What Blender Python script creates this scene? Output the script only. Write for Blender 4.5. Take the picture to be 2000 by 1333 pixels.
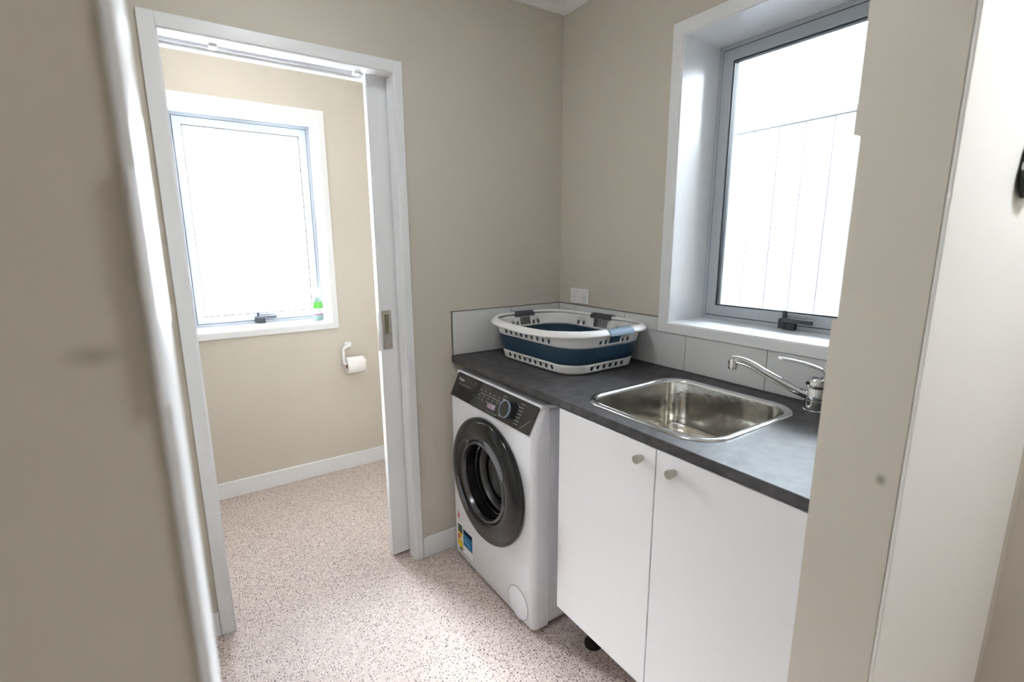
import bpy, bmesh, math, random
from mathutils import Vector, Matrix
random.seed(7)
PI = math.pi
for o in list(bpy.data.objects): bpy.data.objects.remove(o)
SC = bpy.context.scene
COL = SC.collection

# ------------------------------------------------------------------ camera, world, sun, added fill lamps, exposure
cam = bpy.data.cameras.new('camera'); camo = bpy.data.objects.new('camera', cam); COL.objects.link(camo)
cam.sensor_width = 36.0; cam.lens = 954.33/2000*36.0; cam.clip_start = 0.02; cam.clip_end = 200
yaw, pitch, roll = 0.590000, -0.195923, -0.0051529
fw = Vector((math.sin(yaw)*math.cos(pitch), math.cos(yaw)*math.cos(pitch), math.sin(pitch)))
rt = Vector((math.cos(yaw), -math.sin(yaw), 0)); up = rt.cross(fw)
rt2 = rt*math.cos(roll)+up*math.sin(roll); up2 = -rt*math.sin(roll)+up*math.cos(roll)
M = Matrix((rt2, up2, -fw)).transposed().to_4x4(); M.translation = Vector((-1.51897, -1.84684, 1.36894))
camo.matrix_world = M
cam.dof.use_dof = True; cam.dof.focus_distance = 2.0; cam.dof.aperture_fstop = 3.9
SC.camera = camo

world = bpy.data.worlds.new('sky'); SC.world = world; world.use_nodes = True
bg = world.node_tree.nodes['Background']
bg.inputs[0].default_value = (0.83, 0.905, 1.0, 1); bg.inputs[1].default_value = 36.0      # even overcast sky

sun = bpy.data.lights.new('sun', 'SUN'); sun.energy = 58.0; sun.angle = math.radians(27); sun.color = (0.95, 0.96, 1.0)
so = bpy.data.objects.new('sun', sun); COL.objects.link(so)
sd = Vector((0.33, -1.0, -0.74)).normalized()      # hazy sun behind the toilet window
so.rotation_euler = sd.to_track_quat('-Z', 'Y').to_euler(); so.location = (0, 6, 6)

def area(name, loc, sx, sy, watts, color=(1, 0.95, 0.88)):
    l = bpy.data.lights.new(name, 'AREA'); l.shape = 'DISK' if sx == sy else 'RECTANGLE'; l.size = sx
    if sx != sy: l.size_y = sy
    l.energy = watts; l.color = color
    o = bpy.data.objects.new(name, l); COL.objects.link(o); o.location = loc
    return o
area('fill_light_laundry', (-1.15, -0.85, 2.385), 0.3, 0.3, 3.2, (.94, .98, 1.0))  # unseen fill lamps added under the ceilings to brighten laundry, toilet and hall
area('fill_light_toilet', (-1.3, 0.55, 2.385), 0.3, 0.3, 1.8, (1, 0.95, 0.92))
area('fill_light_hall', (-0.15, -2.15, 2.385), 0.3, 0.3, 11, (.94, .98, 1.0))
vs = SC.view_settings
vs.view_transform = 'Standard'; vs.look = 'None'; vs.gamma = 1.0; vs.use_curve_mapping = False
vs.exposure = 0.92
SC.cycles.diffuse_bounces = 8; SC.cycles.max_bounces = 14; SC.cycles.transparent_max_bounces = 12

# ------------------------------------------------------------------ materials
def srgb(r, g, b):
    f = lambda c: (c/255/12.92) if c/255 <= .04045 else ((c/255+.055)/1.055)**2.4
    return (f(r), f(g), f(b), 1)
def mat(name, col, rough=.5, metal=0., bump=None, var=None, coat=0., spec=None, trans=0., ior=1.45, aniso=0.):
    m = bpy.data.materials.new(name); m.use_nodes = True; nt = m.node_tree; p = nt.nodes['Principled BSDF']
    p.inputs['Base Color'].default_value = col; p.inputs['Roughness'].default_value = rough
    p.inputs['Metallic'].default_value = metal; p.inputs['Coat Weight'].default_value = coat
    p.inputs['Coat Roughness'].default_value = .05
    p.inputs['Transmission Weight'].default_value = trans; p.inputs['IOR'].default_value = ior
    if spec is not None: p.inputs['Specular IOR Level'].default_value = spec
    if aniso: p.inputs['Anisotropic'].default_value = aniso
    tc = nt.nodes.new('ShaderNodeTexCoord')
    if var:                                    # (scale, amount) gentle tonal variation
        n = nt.nodes.new('ShaderNodeTexNoise'); n.inputs['Scale'].default_value = var[0]; n.inputs['Detail'].default_value = 4
        nt.links.new(tc.outputs['Object'], n.inputs['Vector'])
        mx = nt.nodes.new('ShaderNodeMix'); mx.data_type = 'RGBA'
        a = tuple(max(0, c*(1-var[1])) for c in col[:3])+(1,); b = tuple(min(1, c*(1+var[1])) for c in col[:3])+(1,)
        mx.inputs[6].default_value = a; mx.inputs[7].default_value = b
        nt.links.new(n.outputs['Fac'], mx.inputs[0]); nt.links.new(mx.outputs[2], p.inputs['Base Color'])
    if bump:                                   # (scale, strength, distance)
        n = nt.nodes.new('ShaderNodeTexNoise'); n.inputs['Scale'].default_value = bump[0]; n.inputs['Detail'].default_value = 3
        nt.links.new(tc.outputs['Object'], n.inputs['Vector'])
        bp = nt.nodes.new('ShaderNodeBump'); bp.inputs['Strength'].default_value = bump[1]; bp.inputs['Distance'].default_value = bump[2]
        nt.links.new(n.outputs['Fac'], bp.inputs['Height']); nt.links.new(bp.outputs[0], p.inputs['Normal'])
    return m
WALLC = srgb(203, 197, 187)
m_wall = mat('beige_wall_paint', WALLC, .55, bump=(260, .25, .0006), var=(3, .02))
m_trim = mat('white_gloss_trim', srgb(232, 234, 238), .28, bump=(60, .03, .0005))
m_ceil = mat('ceiling_white', srgb(232, 232, 230), .7, bump=(200, .15, .0005))
m_white = mat('white_melamine', srgb(236, 236, 240), .32, bump=(90, .02, .0003))
m_alu = mat('powder_coated_aluminium', srgb(180, 187, 195), .38, metal=.1, bump=(400, .05, .0002))
m_gask = mat('dark_rubber_gasket', srgb(45, 50, 54), .6, bump=(300, .05, .0002))
m_latch = mat('charcoal_latch', srgb(62, 66, 72), .4, bump=(300, .05, .0002))
m_chrome = mat('polished_chrome', (.78, .8, .82, 1), .06, metal=1., var=(20, .02))
m_nickel = mat('brushed_nickel', (.56, .53, .48, 1), .32, metal=1., var=(80, .06))
m_steel = mat('brushed_steel_sink', (.66, .635, .585, 1), .15, metal=1., bump=(13, .4, .0045), var=(9, .14), aniso=.4)
m_steelrim = mat('polished_steel_rim', (.74, .75, .76, 1), .17, metal=1., var=(30, .03))
m_plastic = mat('white_plastic', srgb(238, 238, 240), .35, var=(15, .01))
m_navy = mat('navy_rubber', srgb(36, 64, 86), .42, var=(40, .06), bump=(120, .1, .0004))
m_grip = mat('grey_blue_grip', srgb(118, 138, 158), .5, var=(30, .05))
m_gripd = mat('charcoal_grip', srgb(72, 76, 82), .45, var=(30, .05))
m_enamel = mat('white_enamel', srgb(236, 238, 246), .25, var=(6, .008))
m_black = mat('black_gloss', srgb(30, 30, 32), .12, var=(8, .08), coat=.3)
m_black2 = mat('black_door_ring', srgb(14, 14, 15), .17, var=(5, .15), coat=.12)
m_dark = mat('black_plastic', srgb(20, 20, 20), .5, var=(30, .1))
m_bowl = mat('smoked_glass', srgb(14, 14, 15), .08, var=(6, .1), coat=.6)
m_drum = mat('steel_drum', (.22, .22, .22, 1), .35, metal=1., bump=(70, .4, .002))
m_legend = mat('grey_print', srgb(120, 120, 118), .5, var=(50, .05))
m_paper = mat('white_paper', srgb(240, 238, 238), .8, bump=(120, .15, .0008))
m_card = mat('cardboard_core', srgb(150, 96, 88), .8, var=(40, .08))
m_yellow = mat('yellow_sticker', srgb(226, 196, 30), .5, var=(50, .05))
m_blue = mat('blue_sticker', srgb(28, 116, 168), .5, var=(50, .08))
m_red = mat('red_print', srgb(205, 80, 66), .5, var=(50, .08))
m_green = mat('green_sticker', srgb(60, 84, 60), .5, var=(50, .08))
m_lgreen = mat('bright_green_label', srgb(78, 150, 56), .5, var=(60, .1))
m_pink = mat('pink_label_band', srgb(150, 60, 125), .5, var=(50, .08))
m_fence = mat('fence_paint', srgb(62, 65, 74), .5, bump=(60, .05, .001))
m_ground = mat('pale_concrete', srgb(180, 178, 172), .85, bump=(40, .3, .004), var=(5, .08))
m_grout = mat('grey_grout', srgb(120, 117, 112), .85, bump=(200, .3, .0008))
m_tile = mat('pale_ceramic_tile', srgb(217, 218, 220), .16, bump=(12, .12, .0015), var=(14, .02))
m_door = mat('white_door_paint', srgb(240, 240, 238), .4, bump=(90, .03, .0004))

def stains(m, spots):                          # soft marks on the paint, each (position, radii, colour, strength)
    nt = m.node_tree; p = nt.nodes['Principled BSDF']; src = p.inputs['Base Color'].links[0].from_socket
    g = nt.nodes.new('ShaderNodeNewGeometry')
    for c, r, col, s in spots:
        mp = nt.nodes.new('ShaderNodeMapping'); mp.vector_type = 'POINT'
        sc = tuple(1/v for v in r); mp.inputs['Scale'].default_value = sc
        mp.inputs['Location'].default_value = tuple(-c[i]*sc[i] for i in range(3))
        nt.links.new(g.outputs['Position'], mp.inputs['Vector'])
        gr = nt.nodes.new('ShaderNodeTexGradient'); gr.gradient_type = 'SPHERICAL'; nt.links.new(mp.outputs[0], gr.inputs[0])
        ml = nt.nodes.new('ShaderNodeMath'); ml.operation = 'MULTIPLY'; ml.inputs[1].default_value = s; nt.links.new(gr.outputs['Fac'], ml.inputs[0])
        mx = nt.nodes.new('ShaderNodeMix'); mx.data_type = 'RGBA'; mx.inputs[7].default_value = col
        nt.links.new(ml.outputs[0], mx.inputs[0]); nt.links.new(src, mx.inputs[6]); src = mx.outputs[2]
    nt.links.new(src, p.inputs['Base Color'])
m_wallm = mat('beige_wall_paint_marked', WALLC, .55, bump=(260, .25, .0006), var=(3, .02))
stains(m_wallm, [((-.6, -1.565, .984), (.05, .010, .013), srgb(128, 128, 112), 1.0),
                 ((-1.553, -1.592, 1.325), (.012, .05, .006), srgb(120, 108, 95), .5)])

# speckled safety vinyl
def floor_mat():
    m = bpy.data.materials.new('speckled_vinyl'); m.use_nodes = True; nt = m.node_tree; p = nt.nodes['Principled BSDF']
    p.inputs['Roughness'].default_value = .52; p.inputs['Specular IOR Level'].default_value = .4
    g = nt.nodes.new('ShaderNodeNewGeometry')
    base = nt.nodes.new('ShaderNodeTexNoise'); base.inputs['Scale'].default_value = 9; nt.links.new(g.outputs['Position'], base.inputs['Vector'])
    mx = nt.nodes.new('ShaderNodeMix'); mx.data_type = 'RGBA'
    mx.inputs[6].default_value = srgb(194, 179, 172); mx.inputs[7].default_value = srgb(206, 192, 186)
    nt.links.new(base.outputs['Fac'], mx.inputs[0]); src = mx.outputs[2]
    for sc, thr, col, pr in ((120, .34, srgb(226, 216, 210), .35), (150, .30, srgb(158, 142, 132), .22), (115, .24, srgb(78, 70, 68), .20), (165, .27, srgb(66, 60, 60), .13), (70, .14, srgb(50, 44, 44), .20)):
        ds = nt.nodes.new('ShaderNodeVectorMath'); ds.operation = 'ADD'
        ns = nt.nodes.new('ShaderNodeTexNoise'); ns.inputs['Scale'].default_value = sc*1.3
        sb = nt.nodes.new('ShaderNodeVectorMath'); sb.operation = 'SCALE'; sb.inputs['Scale'].default_value = .5/sc
        nt.links.new(g.outputs['Position'], ns.inputs['Vector']); nt.links.new(ns.outputs['Color'], sb.inputs[0])
        nt.links.new(g.outputs['Position'], ds.inputs[0]); nt.links.new(sb.outputs[0], ds.inputs[1])
        v = nt.nodes.new('ShaderNodeTexVoronoi'); v.voronoi_dimensions = '2D'; v.inputs['Scale'].default_value = sc
        nt.links.new(ds.outputs[0], v.inputs['Vector'])
        lt = nt.nodes.new('ShaderNodeMath'); lt.operation = 'LESS_THAN'; lt.inputs[1].default_value = thr; nt.links.new(v.outputs['Distance'], lt.inputs[0])
        sp = nt.nodes.new('ShaderNodeSeparateColor'); nt.links.new(v.outputs['Color'], sp.inputs[0])
        l2 = nt.nodes.new('ShaderNodeMath'); l2.operation = 'LESS_THAN'; l2.inputs[1].default_value = pr; nt.links.new(sp.outputs[0], l2.inputs[0])
        ml = nt.nodes.new('ShaderNodeMath'); ml.operation = 'MULTIPLY'; nt.links.new(lt.outputs[0], ml.inputs[0]); nt.links.new(l2.outputs[0], ml.inputs[1])
        m2 = nt.nodes.new('ShaderNodeMix'); m2.data_type = 'RGBA'; m2.inputs[7].default_value = col
        nt.links.new(ml.outputs[0], m2.inputs[0]); nt.links.new(src, m2.inputs[6]); src = m2.outputs[2]
    nt.links.new(src, p.inputs['Base Color'])
    b = nt.nodes.new('ShaderNodeBump'); b.inputs['Strength'].default_value = .1; b.inputs['Distance'].default_value = .001
    n = nt.nodes.new('ShaderNodeTexNoise'); n.inputs['Scale'].default_value = 400; nt.links.new(g.outputs['Position'], n.inputs['Vector'])
    nt.links.new(n.outputs['Fac'], b.inputs['Height']); nt.links.new(b.outputs[0], p.inputs['Normal'])
    return m
m_floor = floor_mat()

def counter_mat():
    m = bpy.data.materials.new('slate_laminate'); m.use_nodes = True; nt = m.node_tree; p = nt.nodes['Principled BSDF']
    g = nt.nodes.new('ShaderNodeNewGeometry')
    n = nt.nodes.new('ShaderNodeTexNoise'); n.inputs['Scale'].default_value = 22; n.inputs['Detail'].default_value = 8; n.inputs['Roughness'].default_value = .7
    nt.links.new(g.outputs['Position'], n.inputs['Vector'])
    r = nt.nodes.new('ShaderNodeValToRGB'); r.color_ramp.elements[0].position = .35; r.color_ramp.elements[1].position = .68
    r.color_ramp.elements[0].color = srgb(56, 55, 57); r.color_ramp.elements[1].color = srgb(86, 84, 86)
    nt.links.new(n.outputs['Fac'], r.inputs[0]); nt.links.new(r.outputs[0], p.inputs['Base Color'])
    p.inputs['Roughness'].default_value = .46; p.inputs['Specular IOR Level'].default_value = .22
    b = nt.nodes.new('ShaderNodeBump'); b.inputs['Strength'].default_value = .12; b.inputs['Distance'].default_value = .0008
    n2 = nt.nodes.new('ShaderNodeTexNoise'); n2.inputs['Scale'].default_value = 160; nt.links.new(g.outputs['Position'], n2.inputs['Vector'])
    nt.links.new(n2.outputs['Fac'], b.inputs['Height']); nt.links.new(b.outputs[0], p.inputs['Normal'])
    return m
m_counter = counter_mat()

def pane_mat(name, translucent):
    m = bpy.data.materials.new(name); m.use_nodes = True; nt = m.node_tree
    for n in list(nt.nodes):
        if n.type != 'OUTPUT_MATERIAL': nt.nodes.remove(n)
    out = nt.nodes['Material Output']
    tr = nt.nodes.new('ShaderNodeBsdfTransparent'); tr.inputs[0].default_value = (.96, .985, .98, 1)
    gl = nt.nodes.new('ShaderNodeBsdfGlossy'); gl.inputs['Roughness'].default_value = .03
    fr = nt.nodes.new('ShaderNodeFresnel'); fr.inputs[0].default_value = 1.5
    mx = nt.nodes.new('ShaderNodeMixShader'); nt.links.new(fr.outputs[0], mx.inputs[0]); nt.links.new(gl.outputs[0], mx.inputs[2])
    if translucent:
        tl = nt.nodes.new('ShaderNodeBsdfTranslucent'); tl.inputs[0].default_value = (.95, .96, .97, 1)
        n = nt.nodes.new('ShaderNodeTexNoise'); n.inputs['Scale'].default_value = 90
        tc = nt.nodes.new('ShaderNodeTexCoord'); nt.links.new(tc.outputs['Object'], n.inputs['Vector'])
        mr = nt.nodes.new('ShaderNodeMapRange'); mr.inputs[3].default_value = translucent-.05; mr.inputs[4].default_value = translucent+.05
        nt.links.new(n.outputs['Fac'], mr.inputs[0])
        m2 = nt.nodes.new('ShaderNodeMixShader'); nt.links.new(mr.outputs[0], m2.inputs[0])
        nt.links.new(tr.outputs[0], m2.inputs[1]); nt.links.new(tl.outputs[0], m2.inputs[2]); nt.links.new(m2.outputs[0], mx.inputs[1])
    else: nt.links.new(tr.outputs[0], mx.inputs[1])
    nt.links.new(mx.outputs[0], out.inputs[0]); return m
m_pane = pane_mat('clear_window_glass', 0)
m_obsc = pane_mat('obscure_window_glass', .5)
m_bottle = mat('clear_bottle', srgb(165, 195, 182), .15, trans=.5, var=(20, .02))

# ------------------------------------------------------------------ helpers
def obj(name, bm, m, parent=None, smooth=False, bevel=0., seg=2, angle=35):
    bmesh.ops.recalc_face_normals(bm, faces=bm.faces)
    me = bpy.data.meshes.new(name); bm.to_mesh(me); bm.free()
    me.materials.append(m)
    if smooth:
        for f in me.polygons: f.use_smooth = True
        try: me.set_sharp_from_angle(angle=math.radians(angle))
        except Exception: pass
    o = bpy.data.objects.new(name, me); COL.objects.link(o)
    if parent: o.parent = parent
    if bevel:
        b = o.modifiers.new('bevel', 'BEVEL'); b.width = bevel; b.segments = seg; b.limit_method = 'ANGLE'; b.angle_limit = math.radians(40)
    return o
def thing(name, label, cat, loc=(0, 0, 0), rz=0, group=None):
    o = bpy.data.objects.new(name, None); COL.objects.link(o); o.location = loc; o.rotation_euler = (0, 0, rz)
    o.empty_display_size = .1
    if label: o['label'] = label; o['category'] = cat
    if group: o['group'] = group
    return o
def struct(o): o['kind'] = 'structure'; return o
def tag(o, label, cat, group=None):
    o['label'] = label; o['category'] = cat
    if group: o['group'] = group
    return o
def box(bm, x0, x1, y0, y1, z0, z1):
    x0, x1 = sorted((x0, x1)); y0, y1 = sorted((y0, y1)); z0, z1 = sorted((z0, z1))
    v = [bm.verts.new(p) for p in ((x0,y0,z0),(x1,y0,z0),(x1,y1,z0),(x0,y1,z0),(x0,y0,z1),(x1,y0,z1),(x1,y1,z1),(x0,y1,z1))]
    for f in ((0,3,2,1),(4,5,6,7),(0,1,5,4),(1,2,6,5),(2,3,7,6),(3,0,4,7)): bm.faces.new([v[i] for i in f])
    return v
def B(*boxes):
    bm = bmesh.new()
    for b in boxes: box(bm, *b)
    return bm
def prism(pts, axis, a, b):                    # polygon in the other two axes, extruded along axis from a to b
    bm = bmesh.new()
    def P(u, w, t): return {'x': (t, u, w), 'y': (u, t, w), 'z': (u, w, t)}[axis]
    v0 = [bm.verts.new(P(u, w, a)) for u, w in pts]; v1 = [bm.verts.new(P(u, w, b)) for u, w in pts]
    bm.faces.new(v0); bm.faces.new(v1[::-1]); n = len(pts)
    for i in range(n): bm.faces.new((v0[i], v1[i], v1[(i+1) % n], v0[(i+1) % n]))
    return bm
def lathe(bm, prof, origin=(0, 0, 0), axis='z', n=32, cap0=True, cap1=True, sx=1., sy=1.):
    rings = []
    for r, h in prof:
        ring = []
        for i in range(n):
            t = 2*PI*i/n; a, b = r*math.cos(t)*sx, r*math.sin(t)*sy
            p = {'z': (a, b, h), 'x': (h, a, b), 'y': (a, h, b)}[axis]
            ring.append(bm.verts.new((p[0]+origin[0], p[1]+origin[1], p[2]+origin[2])))
        rings.append(ring)
    for k in range(len(rings)-1):
        for i in range(n): bm.faces.new((rings[k][i], rings[k][(i+1) % n], rings[k+1][(i+1) % n], rings[k+1][i]))
    if cap0: bm.faces.new(rings[0][::-1])
    if cap1: bm.faces.new(rings[-1])
    return bm
def tube(bm, pts, rad, n=12, flat=1., upv=Vector((0, 0, 1))):
    pts = [Vector(p) for p in pts]; rings = []
    for i, p in enumerate(pts):
        d = (pts[min(i+1, len(pts)-1)]-pts[max(i-1, 0)]).normalized()
        s = d.cross(upv); s = s.normalized() if s.length > 1e-4 else Vector((1, 0, 0))
        w = s.cross(d).normalized(); r = rad[i] if isinstance(rad, (list, tuple)) else rad
        rings.append([bm.verts.new(p+s*math.cos(2*PI*k/n)*r+w*math.sin(2*PI*k/n)*r*flat) for k in range(n)])
    for a in range(len(rings)-1):
        for k in range(n): bm.faces.new((rings[a][k], rings[a][(k+1) % n], rings[a+1][(k+1) % n], rings[a+1][k]))
    bm.faces.new(rings[0][::-1]); bm.faces.new(rings[-1])
    return bm
def smoothpath(pts, k=6):
    P = [Vector(p) for p in pts]; out = []
    for i in range(len(P)-1):
        a, b, c, d = P[max(i-1, 0)], P[i], P[i+1], P[min(i+2, len(P)-1)]
        for j in range(k):
            t = j/k; out.append(.5*((2*b)+(c-a)*t+(2*a-5*b+4*c-d)*t*t+(-a+3*b-3*c+d)*t**3))
    out.append(P[-1]); return out
def rr(cx, cy, a, b, r, n=8):                  # rounded rectangle, counter-clockwise
    out = []
    for i, (sx, sy) in enumerate(((1, 1), (-1, 1), (-1, -1), (1, -1))):
        for k in range(n+1):
            t = PI/2*(i+k/n); out.append((cx+sx*(a-r)+r*math.cos(t), cy+sy*(b-r)+r*math.sin(t)))
    return out
def loft(bm, loops, cap0=False, cap1=False):
    R = [[bm.verts.new(p) for p in L] for L in loops]; n = len(R[0])
    for k in range(len(R)-1):
        for i in range(n): bm.faces.new((R[k][i], R[k][(i+1) % n], R[k+1][(i+1) % n], R[k+1][i]))
    if cap0: bm.faces.new(R[0][::-1])
    if cap1: bm.faces.new(R[-1])
    return bm

# ------------------------------------------------------------------ room shell
H = 2.42
FB = 1.0915                                    # far wall of the toilet room
struct(obj('floor', B((-3.2, 1.3, -3.5, FB+.05, -.08, 0)), m_floor))
struct(obj('ceiling', B((-3.2, 1.3, -3.5, FB+.05, H, H+.1)), m_ceil))
struct(obj('ground', B((-30, 30, -30, 30, -.3, -.12)), m_ground))
OX0, OX1, OZ = -1.511, -.795, 1.988            # rough opening of the sliding doorway
# wall with the sliding doorway: solid left, pocket (front and rear skins) right
struct(obj('wall_back', B((-1.72, OX0, 0, .15, 0, H), (OX0, OX1, 0, .15, OZ+.03, H), (OX0, OX1, 0, .058, OZ, OZ+.03), (OX0, OX1, .117, .15, OZ, OZ+.03),
    (OX1, 0.0, 0, .06, 0, H), (OX1, 0.0, .115, .15, 0, H), (-.02, 0.0, .06, .115, 0, H), (OX1, -.02, .06, .115, OZ+.03, H)), m_wall))
WY0, WY1, WZ0, WZ1 = -1.345, -.657, 1.076, 2.061
struct(obj('added_eave', B((.25, .72, -3.5, FB+.28, H-.02, H+.12)), m_trim))     # unseen eave added to keep sky light off the fence
wall_right = struct(obj('wall_right', B((0, .25, -1.465, WY0-.02, 0, H), (0, .25, WY1+.02, FB, 0, H), (0, .25, WY0-.02, WY1+.02, 0, WZ0-.02), (0, .25, WY0-.02, WY1+.02, WZ1+.02, H)), m_wall))
struct(obj('wall_left', B((-1.84, -1.72, -1.465, .15, 0, H)), m_wall))
# front wall with the opening the camera looks through; the right end has a chipped corner
bm = B((-3.1, -1.534, -1.590, -1.465, 0, H), (-1.534, -.6, -1.590, -1.465, 2.03, H), (-.585, 1.2, -1.590, -1.465, 0, H))
nb = prism([(-1.590, 0), (-1.463, 0), (-1.463, 1.238), (-1.4715, 1.242), (-1.4745, 1.532), (-1.461, 1.538), (-1.461, 2.03), (-1.590, 2.03)], 'x', -.6, -.585)
tmp = bpy.data.meshes.new('t'); nb.to_mesh(tmp); bm.from_mesh(tmp); bpy.data.meshes.remove(tmp); nb.free()
struct(obj('wall_front', bm, m_wallm))
WX0, WX1, VZ0, VZ1 = -1.495, -.822, .928, 2.034      # toilet window opening
struct(obj('wall_far', B((-2.4, WX0-.02, FB, FB+.28, 0, H), (WX1+.02, .25, FB, FB+.28, 0, H), (WX0-.02, WX1+.02, FB, FB+.28, 0, VZ0-.02), (WX0-.02, WX1+.02, FB, FB+.28, VZ1+.02, H)), m_wall))
struct(obj('wall_far_left', B((-2.4, -2.28, .15, FB, 0, H), (-2.4, -1.72, .03, .15, 0, H)), m_wall))
struct(obj('wall_hall_left', B((-3.2, -3.1, -3.4, -1.465, 0, H)), m_wall))
struct(obj('wall_hall_right', B((.36, .46, -3.4, -1.590, 0, H)), m_wall))
struct(obj('wall_hall_back', B((-3.2, 1.3, -3.5, -3.4, 0, H)), m_wall))

# cornice (cove), one run per wall
cove = [(0, 0), (0, -.072), (-.008, -.072), (-.012, -.062), (-.020, -.045), (-.034, -.030), (-.052, -.020), (-.064, -.012), (-.074, -.008), (-.074, 0)]
struct(obj('trim_1', prism([(u, H+w) for u, w in cove], 'x', -1.72, 0), m_ceil))
struct(obj('trim_2', prism([(u, H+w) for u, w in cove], 'y', -1.465, 0), m_ceil))

# skirtings
def skirt(name, b):
    return struct(obj(name, B(b), m_trim, bevel=.004))
skirt('baseboard_back', (-.765, -.0, -.013, 0, 0, .095))
skirt('baseboard_back_left', (-1.72, -1.546, -.013, 0, 0, .095))
skirt('baseboard_left', (-1.72, -1.707, -1.465, -.013, 0, .095))
skirt('baseboard_far', (-2.28, .0, FB-.013, FB, 0, .094))

# ------------------------------------------------------------------ windows
def window(name, loc, rz, u0, u1, z0, z1, D, casing, pane, latch_u, depth_out):
    """local X along the wall, local Y outwards, origin on the inner wall face"""
    w = struct(thing(name, None, None, loc, rz))
    cu0, cu1, cz0, cz1 = casing
    t = .018
    # casing: four mitred boards standing 12 mm proud
    def frame(bm, a, b, y0, y1):
        (au0, au1, az0, az1), (bu0, bu1, bz0, bz1) = a, b
        O = [(au0, az0), (au1, az0), (au1, az1), (au0, az1)]; I = [(bu0, bz0), (bu1, bz0), (bu1, bz1), (bu0, bz1)]
        vo0 = [bm.verts.new((p[0], y0, p[1])) for p in O]; vi0 = [bm.verts.new((p[0], y0, p[1])) for p in I]
        vo1 = [bm.verts.new((p[0], y1, p[1])) for p in O]; vi1 = [bm.verts.new((p[0], y1, p[1])) for p in I]
        for i in range(4):
            j = (i+1) % 4
            bm.faces.new((vo0[i], vo0[j], vi0[j], vi0[i])); bm.faces.new((vo1[i], vi1[i], vi1[j], vo1[j]))
            bm.faces.new((vo0[i], vo1[i], vo1[j], vo0[j])); bm.faces.new((vi0[i], vi0[j], vi1[j], vi1[i]))
        return bm
    def ins(r, d): return (r[0]+d, r[1]-d, r[2]+d, r[3]-d)
    hole = (u0, u1, z0, z1)
    obj('casing', frame(bmesh.new(), (cu0, cu1, cz0, cz1), ins(hole, -.004), -.014, 0), m_trim, w, bevel=.002)
    obj('reveal_lining', frame(bmesh.new(), ins(hole, -t), hole, -.010, D+.01), m_trim, w, bevel=.0015)
    obj('window_frame', frame(bmesh.new(), ins(hole, -t), ins(hole, .016), D, D+.055), m_alu, w, bevel=.0015)
    s = obj('sash', frame(bmesh.new(), ins(hole, .0185), ins(hole, .056), D-.004, D+.040), m_alu, w, bevel=.002)
    obj('outer_gasket', frame(bmesh.new(), ins(hole, .0155), ins(hole, .0190), D+.0, D+.038), m_gask, w)
    obj('glazing_gasket', frame(bmesh.new(), ins(hole, .0555), ins(hole, .0600), D+.003, D+.030), m_gask, s)
    obj('pane', B((u0+.054, u1-.054, D+.014, D+.020, z0+.054, z1-.054)), pane, s)
    # cam latch on the bottom rail
    L = thing('latch', None, None); L.parent = w
    lt = obj('latch_body', B((latch_u-.034, latch_u-.012, D-.026, D-.002, z0+.004, z0+.038), (latch_u-.020, latch_u+.020, D-.020, D-.002, z0+.000, z0+.026)), m_latch, L, bevel=.003)
    obj('latch_handle', B((latch_u-.006-.012, latch_u+.078, D-.030, D-.018, z0+.026, z0+.042)), m_latch, L, bevel=.003)
    obj('latch_tongue', B((latch_u-.022, latch_u-.011, D-.024, D-.012, z0+.034, z0+.066)), m_latch, L, bevel=.002)
    return w
window('window_1', (0, 0, 0), -PI/2, .657, 1.345, WZ0, WZ1, .193, (.611, 1.391, 1.037, 2.109), m_pane, 1.008, .25)
window('window_2', (0, FB, 0), 0, WX0, WX1, VZ0, VZ1, .200, (-1.535, -.785, .889, 2.081), m_obsc, -1.165, .28)

# ------------------------------------------------------------------ sliding door and its opening trim
d1 = struct(thing('door_1', None, None, (0, 0, 0)))
obj('casing', B((-1.545, -1.503, -.013, 0, 0, 2.022)), m_trim, d1, bevel=.002)
obj('casing', B((-.800, -.768, -.013, 0, 0, 2.022)), m_trim, d1, bevel=.002)
obj('casing', B((-1.503, -.800, -.013, 0, 1.983, 2.022)), m_trim, d1, bevel=.002)
obj('jamb', B((OX0, -1.499, -.009, .155, 0, 1.979)), m_trim, d1, bevel=.0015)
obj('jamb', B((-.804, OX1, -.009, .060, 0, 1.979)), m_trim, d1, bevel=.0015)
obj('head_jamb', B((OX0, OX1, -.009, .045, 1.979, 1.989)), m_trim, d1, bevel=.0015)
obj('head_jamb', B((OX0, OX1, .122, .155, 1.979, 1.989)), m_trim, d1, bevel=.0015)
obj('track', B((-1.510, OX1, .045, .122, 1.993, 2.017), (-1.510, -.02, .066, .070, 1.985, 1.994), (-1.510, -.02, .106, .110, 1.985, 1.994), (OX1, -.02, .0605, .1145, 1.994, 2.017)), m_trim, d1)
for x in (-1.36, -.915):
    bm = B((x-.012, x+.012, .040, .075, 1.972, 1.981)); obj('guide_clip', bm, m_plastic, d1, bevel=.002)
leaf = obj('leaf', B((-.878, -.10, .070, .106, .012, 1.990)), m_trim, d1, bevel=.0015)
obj('edge_pull', B((-.8795, -.8775, .078, .098, .94, 1.10)), m_nickel, d1, bevel=.0005)
bm = B((-.869, -.829, .0675, .0705, .948, 1.108))
obj('flush_pull', bm, m_nickel, d1, bevel=.001)
obj('pull_recess', B((-.858, -.840, .0665, .0680, 1.015, 1.088)), mat('champagne_recess', (.30, .28, .18, 1), .3, metal=1., var=(60, .05)), d1, bevel=.001)
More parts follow.
